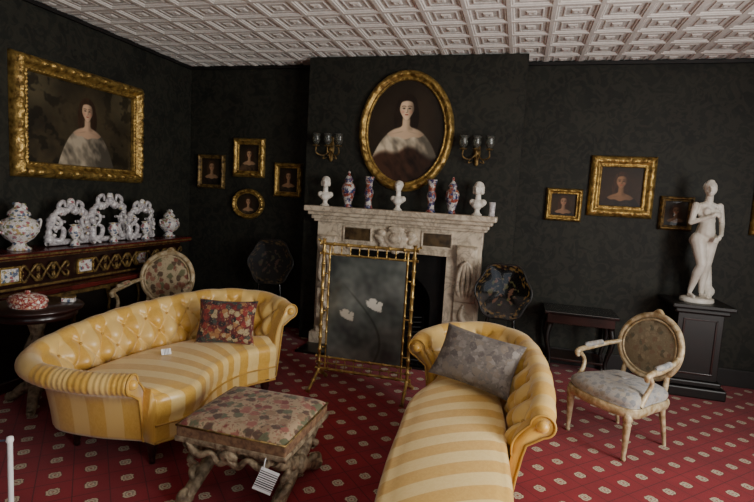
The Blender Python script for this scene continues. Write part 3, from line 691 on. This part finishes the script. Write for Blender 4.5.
# ---------------------------------------------------------------- armchairs
def fauteuil(name,loc,rz,fab,sc=1.0,arms=True,fabb=None):
    fabb=fabb or fab
    g=group(name,loc,rz); g.scale=(sc,sc,sc); sh=.36
    def outline(k,n=48):
        pts=[(-.21,.23),(0,.245),(.21,.23),(.255,.0),(.275,-.20),(.15,-.265),(0,-.28),(-.15,-.265),(-.275,-.20),(-.255,.0)]
        return [Vector((p.x*k,p.y*k)) for p in crom([Vector(p) for p in pts],n,True)]
    def stack(nm,lay,mat):
        V=[]
        for k,z in lay:
            for p in outline(k): V.append((p.x,p.y,z))
        n=48; F=gfaces(len(lay),n,False,True); F.append(tuple(range(n))[::-1]); F.append(tuple((len(lay)-1)*n+i for i in range(n)))
        return mk(nm,V,F,mat,g)
    stack('seat_rail',[(.95,sh-.065),(1.0,sh-.06),(1.02,sh-.03),(1.0,sh-.005),(.97,sh)],CHAIRWOOD)
    stack('seat_cushion',[(.95,sh-.002),(.975,sh+.02),(.96,sh+.045),(.90,sh+.065),(.75,sh+.085),(.5,sh+.098),(.2,sh+.104),(.02,sh+.105)],fab)
    for k,(x,y,sy) in enumerate([(-.235,-.215,1),(.235,-.215,1),(-.19,.20,-1),(.19,.20,-1)]):
        if sy==1: lathe(f'leg_{k+1}',[(0,0),(.012,0),(.016,.015),(.011,.03),(.014,.06),(.024,.24),(.027,.25),(.02,.262),(.03,.275),(.03,sh-.03),(0,sh-.03)],CHAIRWOOD,g,(x,y,0),16,lobes=8,amp=.06)
        else: tubes(f'leg_{k+1}',[([(x,y+.07,0),(x,y+.04,.12),(x,y,.26),(x,y,sh-.02)],[.012,.016,.022,.022],16)],CHAIRWOOD,g)
    cz=.665; a,b=.235,.225; ty=.26; tilt=.16
    def bp(x,z,y=0): return Vector((x,ty+(z-cz)*tilt+y+(.03*(1-(x/a)**2) if abs(x)<a else 0),z))
    n=64
    tubes('back_frame',[([bp(a*cos(TAU*k/n),cz+b*sin(TAU*k/n)) for k in range(n)],.021,0,True),([bp((a-.03)*cos(TAU*k/n),cz+(b-.03)*sin(TAU*k/n),-.014) for k in range(n)],.007,0,True)],CHAIRWOOD,g,10)
    for nm,dy in(('back_pad',-1),('back_pad_rear',1)):
        V=[]
        for i in range(13):
            for k in range(n):
                r=i/12*.93; x=a*r*cos(TAU*k/n); z=cz+b*r*sin(TAU*k/n); p=bp(x,z); p.y+=dy*(.004+.035*(1-(i/12)**2.5)); V.append(p)
        mk(nm,V,gfaces(13,n,False,True),fabb,g)
    st=[([(s*.165,.225,sh-.03),(s*.17,.235,sh+.05),bp(s*.165,cz-.155)],[.02,.018,.018],12) for s in(-1,1)]
    st.append(([bp(-.04,cz+b+.005),bp(0,cz+b+.03),bp(.04,cz+b+.005)],[.012,.02,.012],12))
    if arms:
        for s in(-1,1):
            st.append(([bp(s*(a-.01),cz-.02),(s*.265,.14,.625),(s*.285,0,.60),(s*.285,-.09,.595),(s*.285,-.135,.575),(s*.28,-.13,.545)],[.016,.017,.018,.02,.022,.014],36))
            st.append(([(s*.285,-.115,.575),(s*.275,-.07,.52),(s*.262,-.09,.45),(s*.262,-.15,.37)],[.016,.014,.016,.022],24))
    tubes('frame_members',st,CHAIRWOOD,g,10)
    if arms:
        V=[];F=[]
        for s in(-1,1):
            v,f=tube_geo(crom([(s*.268,.11,.635),(s*.28,.03,.628),(s*.285,-.06,.620)],16),[.006]+[.02]*14+[.006],10); o=len(V);V+=v;F+=[tuple(x+o for x in q) for q in f]
        mk('arm_pads',V,F,fab,g)
    return g
fauteuil('oval_back_armchair',(.755,3.64,0),-.84,TAP_CHAIR,.95,fabb=TAP_CHAIRB)
fauteuil('oval_back_armchair',(-3.06,3.74,0),.22,TAP_CHAIR2,1.03)
# ---------------------------------------------------------------- papier mache chairs
def pm_chair(name,loc,rz,sc=1.0,gilt=1.0):
    g=group(name,loc,rz); g.scale=(sc,sc,sc)
    n=80; cz=.80
    def R(a):
        x=.24*cos(a)*(1+.05*cos(6*a)); z=.25*sin(a)*(1+.05*cos(6*a))
        if z<0: x*=1+.15*z/.25*-1*.5
        return x,z
    V=[];C=[]
    for i in range(31):
        for k in range(n):
            r=i/30; x,z=R(TAU*k/n); x*=r; z*=r
            p=noise.noise(Vector((x*22,z*22,4)))+.4*noise.noise(Vector((x*60,z*60,4))); q=noise.noise(Vector((x*22,z*22,9)))
            c=(14,12,10)
            if r<.55 and p>.16: c=lerp3((14,12,10),(112,78,60) if q>0 else (92,88,54),gilt)
            if r>.78 and abs(p)<.10: c=lerp3((14,12,10),(120,92,46),gilt)
            V.append((x,.2+z*.2+.03*(1-r*r),cz+z)); C.append(s2l(c))
    o=mk('painted_back',V,gfaces(31,n,False,True),PAINTG if gilt>.6 else PAINT,g,col=C)
    s=o.modifiers.new('solid','SOLIDIFY'); s.thickness=.014; s.offset=0
    tubes('gilt_edge',[([(R(TAU*k/n)[0],.2+R(TAU*k/n)[1]*.2,cz+R(TAU*k/n)[1]) for k in range(n)],.009,0,True)],GOLD2 if gilt>.8 else EBONY,g)
    lathe('seat',[(0,.36),(.19,.36),(.225,.375),(.225,.395),(.19,.42),(.1,.44),(0,.445)],BLACK,g,seg=32)
    ts=[]
    for sx in(-1,1):
        ts.append(([(sx*.17,-.13,.37),(sx*.21,-.19,.28),(sx*.18,-.16,.12),(sx*.19,-.19,0.012)],[.026,.028,.016,.018],24))
        ts.append(([(sx*.14,.14,.37),(sx*.15,.18,.2),(sx*.17,.25,0.012)],[.022,.018,.014],16))
        ts.append(([(sx*.13,.16,.38),(sx*.12,.165,.5),(sx*.11,.17,.60)],[.02,.018,.016],12))
    tubes('legs',ts,BLACK,g,10); return g
pm_chair('papier_mache_chair',(-2.50,4.76,0),.25,.98,.55)
pm_chair('papier_mache_chair',(-.10,4.36,0),-.1,.98,.78)
# ---------------------------------------------------------------- statue
def statue():
    g=group('marble_venus_statue',(1.55,4.96,.801),.35)
    lathe('base',[(0,0),(.135,0),(.14,.01),(.135,.035),(.12,.04),(0,.04)],STATUE,g,sx=1.0,sy=.85)
    H=1.01; z0=.04
    def P(x,y,z): return (x*H,y*H,z*H+z0)
    def c(a,b,r0,r1): return ('c',P(*a),P(*b),r0*H,r1*H)
    def e(a,r,rot=(0,0,0)): return ('e',P(*a),tuple(q*H for q in r),rot)
    it=[
     c((.050,.0,.50),(.045,-.005,.29),.066,.040), c((.045,-.005,.29),(.042,.015,.22),.040,.041), c((.042,.015,.22),(.040,.01,.045),.040,.021), c((.040,.0,.015),(.045,-.07,.012),.022,.014),
     c((-.050,.0,.49),(-.035,-.055,.29),.064,.039), c((-.035,-.055,.29),(-.045,-.025,.21),.038,.039), c((-.045,-.025,.21),(-.055,.02,.05),.038,.020), c((-.055,.02,.018),(-.065,-.05,.012),.021,.013),
     e((0,.01,.51),(.108,.072,.065)), e((-.045,.045,.49),(.05,.045,.05)), e((.045,.045,.49),(.05,.045,.05)),
     c((0,-.005,.56),(.006,-.002,.63),.074,.062), e((.0,-.025,.57),(.07,.045,.06)),
     e((.005,.0,.66),(.070,.052,.05)), e((.0,.0,.73),(.086,.056,.075)), e((-.038,-.045,.735),(.034,.032,.034)), e((.042,-.045,.735),(.034,.032,.034)),
     e((0,.005,.79),(.095,.040,.030)), c((.0,.0,.80),(-.005,-.012,.875),.034,.029),
     e((-.010,-.020,.925),(.042,.050,.058),(0,0,.4)), e((-.020,-.042,.895),(.028,.026,.028)), e((-.040,-.070,.920),(.008,.012,.018),(0,0,.4)), e((-.036,-.062,.893),(.014,.010,.006),(0,0,.4)), e((-.032,-.058,.943),(.030,.014,.008),(0,0,.4)), e((-.002,.002,.948),(.052,.056,.047)), e((.012,.052,.935),(.028,.028,.028)), e((.0,.0,.990),(.026,.032,.018)),
     c((-.105,.005,.785),(-.135,.0,.64),.030,.023), c((-.135,.0,.64),(-.03,-.105,.70),.023,.016), e((-.005,-.112,.715),(.026,.012,.016)),
     c((.108,.005,.785),(.150,.01,.645),.030,.023), c((.150,.01,.645),(.075,-.095,.545),.023,.016), e((.05,-.11,.525),(.018,.013,.026)),
     c((.115,.04,.01),(.095,.04,.26),.045,.030), e((.12,.03,.05),(.05,.05,.05))]
    for k in range(4): it.append(c((.045-.010*k,-.113,.515+.002*k),(.030-.012*k,-.118,.475+.004*k),.0075,.006))
    for k in range(4): it.append(c((.012,-.116,.725-.010*k),(.050,-.100,.728-.011*k),.0075,.006))
    blobs('figure',it,.006,STATUE,g,smooth=3)
statue()
def pedestal():
    g=group('ebonised_pedestal',(1.56,4.98,0)); 
    boxes('top',[(-.24,.24,-.22,.26,.765,.80)],EBONY,g,.01)
    boxes('cap_moulding',[(-.21,.21,-.19,.25,.72,.765)],EBONY,g,.014)
    boxes('shaft',[(-.175,.175,-.155,.22,.14,.72)],EBONY,g,.006)
    boxes('plinth',[(-.24,.24,-.22,.26,0,.09),(-.205,.205,-.185,.245,.09,.14)],EBONY,g,.012)
    boxes('panel_moulding',[(-.13,.13,-.163,-.155,.66,.675),(-.13,.13,-.163,-.155,.19,.205),(-.13,-.115,-.163,-.155,.205,.66),(.115,.13,-.163,-.155,.205,.66)],DARKWOOD,g,.003)
pedestal()
def sidetable():
    g=group('console_table',(.62,5.03,0))
    boxes('top',[(-.32,.32,-.20,.21,.575,.605)],BLACK,g,.008); boxes('frieze',[(-.29,.29,-.17,.20,.49,.575)],DARKWOOD,g,.004)
    ts=[([(sx*.26,sy*.15,.49),(sx*.28,sy*.16,.35),(sx*.24,sy*.15,.15),(sx*.27,sy*.17,.012)],[.03,.026,.016,.02],20) for sx in(-1,1) for sy in(-1,1)]
    tubes('legs',ts,EBONY,g); boxes('undershelf',[(-.25,.25,-.15,.17,.14,.16)],DARKWOOD,g,.004)
sidetable()
# ---------------------------------------------------------------- left side cabinet with porcelain
def credenza():
    y0,y1=2.45,4.80; g=group('ormolu_side_cabinet',(XL+.022,(y0+y1)/2,0)); Lh=(y1-y0)/2; yc=(y0+y1)/2
    boxes('cabinet',[(.0,.34,-Lh+.03,Lh-.03,.08,.66)],EBONY,g,.006)
    boxes('plinth',[(.0,.36,-Lh,Lh,0,.08)],DARKWOOD,g,.006)
    boxes('counter',[(.0,.38,-Lh,Lh,.66,.70)],REDTOP,g,.01)
    boxes('upper_back',[(.0,.24,-Lh+.04,Lh-.04,.70,.955)],DARKWOOD,g,.004)
    boxes('top_shelf',[(.0,.36,-Lh,Lh,.955,1.0)],REDTOP,g,.01)
    boxes('gilt_bands',[(.24,.25,-Lh+.05,Lh-.05,.71,.73),(.24,.25,-Lh+.05,Lh-.05,.93,.945),(.34,.35,-Lh+.05,Lh-.05,.62,.65),(.36,.368,-Lh+.01,Lh-.01,.968,.984)],GOLD2,g,.003)
    ts=[]; ys=[2.81-yc,3.48-yc,4.15-yc]
    for y in ys:
        boxes('porcelain_plaque',[(.24,.256,y-.07,y+.07,.775,.875)],FLORALP,g,.012)
        boxes('plaque_rim',[(.24,.262,y-.085,y+.085,.76,.775),(.24,.262,y-.085,y+.085,.875,.89),(.24,.262,y-.085,y-.07,.775,.875),(.24,.262,y+.07,y+.085,.775,.875)],GOLD,g,.004)
    for k in range(17):
        ym=-Lh+.12+(2*Lh-.24)*k/16
        if min(abs(ym-y) for y in ys)<.12: continue
        for s in(-1,1):
            for q in(-1,1): ts.append(([(.255,ym,.825),(.26,ym+s*.05,.825+q*.06),(.258,ym+s*.075,.825+q*.03),(.256,ym+s*.055,.825+q*.01)],[.008,.013,.010,.006],14))
    for k in range(7):
        y=-Lh+.08+(2*Lh-.16)*k/6; ts.append(([(.35,y,.62),(.365,y,.5),(.35,y,.35),(.365,y,.2),(.35,y,.1)],[.02,.012,.016,.012,.02],20))
    tubes('ormolu_scrolls',ts,GOLD2,g)
credenza()
def porcelain_garniture():
    z=1.004; g=group('rococo_porcelain_garniture',(XL+.20,3.80,z)); ts=[];bl=[]
    arches=[(-.42,.19,.33),(0,.23,.385),(.41,.18,.33)]
    for yc,w,h in arches:
        for sc,rr in((1,1),(.70,.55)):
            w2=w*.95*sc; hh=h*sc
            pts=crom([(0,yc-w2,.03),(0,yc-w2*.98,hh*.45),(.02,yc-w2*.72,hh*.82),(.03,yc-w2*.25,hh*.86),(.04,yc,hh),(.03,yc+w2*.25,hh*.86),(.02,yc+w2*.72,hh*.82),(0,yc+w2*.98,hh*.45),(0,yc+w2,.03)],90)
            if sc==1: ts.append((pts,[.030+.008*sin(k*.5)*1.0+.004*sin(k*1.7) for k in range(90)]))
            else: ts.append((pts[12:30],[.012]*18)); ts.append((pts[60:78],[.012]*18))
        w2=w*.95
        for s in(-1,1):
            ts.append(([(.0,yc+s*w2*.98,h*.5),(.03,yc+s*w2*.66,h*.46),(.035,yc+s*w2*.55,h*.62),(.02,yc+s*w2*.72,h*.68)],[.02,.018,.016,.01],20))
            ts.append(([(.0,yc+s*w2*.95,.06),(.04,yc+s*w2*.6,.05),(.04,yc+s*w2*.45,.13),(.02,yc+s*w2*.62,.17)],[.024,.022,.02,.01],20))
            ts.append(([(.02,yc+s*w2*.6,h*.84),(.03,yc+s*w2*.62,h*1.02),(.03,yc+s*w2*.38,h*1.10),(.03,yc+s*w2*.3,h*.97)],[.018,.018,.016,.008],20))
        for k in range(15):
            a=pi*(k+.5)/15; bl.append(('e',(.035+random.uniform(-.005,.015),yc-w2*cos(a)*.92,h*(.2+.74*sin(a))),(.017,.018,.016)))
        bl.append(('e',(.03,yc,h+.03),(.025,.035,.035)))
    ts.append(([(0,-.62,.028),(0,-.3,.028),(0,0,.028),(0,.3,.028),(0,.60,.028)],.026,30))
    tubes('scrolled_arches',ts,PORC,g,10)
    blobs('applied_flowers',bl,.007,FLORALP,g,smooth=1)
    for y in(-.215,.215):
        blobs('putto',[('c',(.05,y,.03),(.05,y,.13),.032,.028),('e',(.05,y,.20),(.028,.028,.030)),('c',(.05,y-.03,.15),(.08,y-.06,.12),.012,.010),('c',(.05,y+.03,.15),(.07,y+.06,.20),.012,.010),('c',(.055,y-.015,.05),(.10,y-.03,.015),.016,.012),('c',(.055,y+.015,.05),(.10,y+.03,.015),.016,.012)],.005,PORC,g)
    for y in(-.42,0,.41):
        V,F=lathe_geo([(0,0),(.04,0),(.03,.03),(.015,.05),(.045,.09),(.05,.13),(.03,.16),(.045,.175),(0,.18)],20); mk('small_urn',V,F,FLORALP,g,loc=(.07,y,.0))
porcelain_garniture()
vase('porcelain_potpourri_vase',XL+.19,4.665,.29,2,FLORALP,z=1.001,rz=pi/2)
vase('porcelain_potpourri_vase',XL+.21,2.94,.36,2,FLORALP,z=1.001,rz=pi/2)
# ---------------------------------------------------------------- round table
def roundtable():
    g=group('pedestal_table',(-3.07,2.62,0))
    lathe('top',[(0,.665),(.24,.665),(.27,.675),(.28,.69),(.275,.70),(0,.70)],DARKWOOD,g,seg=40)
    lathe('apron',[(.23,.62),(.242,.63),(.242,.667),(.23,.667)],DARKWOOD,g,seg=40)
    lathe('carved_stem',[(0,.10),(.05,.10),(.075,.14),(.06,.20),(.04,.24),(.06,.32),(.075,.40),(.05,.47),(.035,.50),(.05,.56),(.07,.60),(.12,.64),(0,.64)],CARVED,g,seg=32,lobes=10,amp=.07)
    tubes('feet',[([(0,0,.14),(.10*cos(a),.10*sin(a),.11),(.18*cos(a),.18*sin(a),.05),(.22*cos(a),.22*sin(a),.025),(.23*cos(a),.23*sin(a),.05)],[.05,.04,.03,.025,.015],24) for a in(1.2,1.2+TAU/3,1.2+2*TAU/3)],CARVED,g)
roundtable()
g=group('porcelain_casket',(-3.06,2.55,.701),.1)
V,F=lathe_geo([(0,0),(.12,0),(.125,.01),(.12,.03),(.13,.035),(.13,.045),(.115,.07),(.07,.085),(.015,.09),(.018,.105),(0,.11)],32,1,.75)
mk('casket',V,F,CASK,g)
g=group('trinket_box',(-2.97,2.78,.701),.5)
boxes('box',[(-.04,.04,-.025,.025,0,.03)],FLORALP,g,.006); boxes('lid',[(-.043,.043,-.028,.028,.03,.04)],GOLD2,g,.004)
g=group('rope_barrier_post',(-1.88,1.48,0))
PST=[(0,0),(.07,0),(.07,.01),(.012,.02),(.010,.03),(.010,.49),(.014,.50),(.012,.515),(0,.52)]
lathe('post',PST,WHITE,g)
ROPE=simple('blue_grey_cord',s2l((120,130,150)),s2l((80,90,110)),.7)
tubes('cord',[([(0,0,.50),(-.2,.02,.46),(-.45,.05,.50)],.004,20)],ROPE,g,6)
lathe('far_post',PST,WHITE,g,(-.45,.05,0))
V=[];C=[]
for i in range(21):
    for j in(0,1):
        V.append((-.03+.06*i/20,0,-.02+.04*j)); C.append(s2l((235,235,235) if not 3<i<17 or i%3 else (40,44,60)))
mk('seat_notice_card',V,gfaces(21,2),PAINT,None,False,col=C,loc=(-2.12,2.72,.478),rot=(-.6,0,.9))
# ---------------------------------------------------------------- lights
def area(name,loc,rot,sx,sy,e,c):
    l=bpy.data.lights.new(name,'AREA'); l.shape='RECTANGLE'; l.size=sx; l.size_y=sy; l.energy=e; l.color=c
    o=bpy.data.objects.new(name,l); bpy.context.collection.objects.link(o); o.location=loc; o.rotation_euler=rot
area('window_daylight_1',(XR-.02,-.275,1.5),(0,pi/2,0),2.0,1.2,105,(1,.975,.93))
area('window_daylight_2',(XR-.02,1.72,1.5),(0,pi/2,0),2.0,1.2,135,(1,.975,.93))
area('window_daylight_3',(-.7,YF+.02,1.5),(-pi/2,0,0),1.7,2.0,58,(1,.985,.96))
w=bpy.data.worlds.new('world'); bpy.context.scene.world=w; w.use_nodes=True
w.node_tree.nodes['Background'].inputs[0].default_value=(.75,.85,1,1); w.node_tree.nodes['Background'].inputs[1].default_value=.8
# ---------------------------------------------------------------- camera
cx=Vector((0.9612,0.2704,0.0567));cy=Vector((-0.083,0.087,0.9927));cz=Vector((0.263,-0.9588,0.106))
cam=bpy.data.cameras.new('camera');co=bpy.data.objects.new('camera',cam);bpy.context.collection.objects.link(co)
co.matrix_world=Matrix(((cx.x,cy.x,cz.x,0),(cx.y,cy.y,cz.y,0),(cx.z,cy.z,cz.z,1.55),(0,0,0,1)))
cam.sensor_width=36;cam.lens=36*507/754;cam.clip_start=.02
bpy.context.scene.camera=co
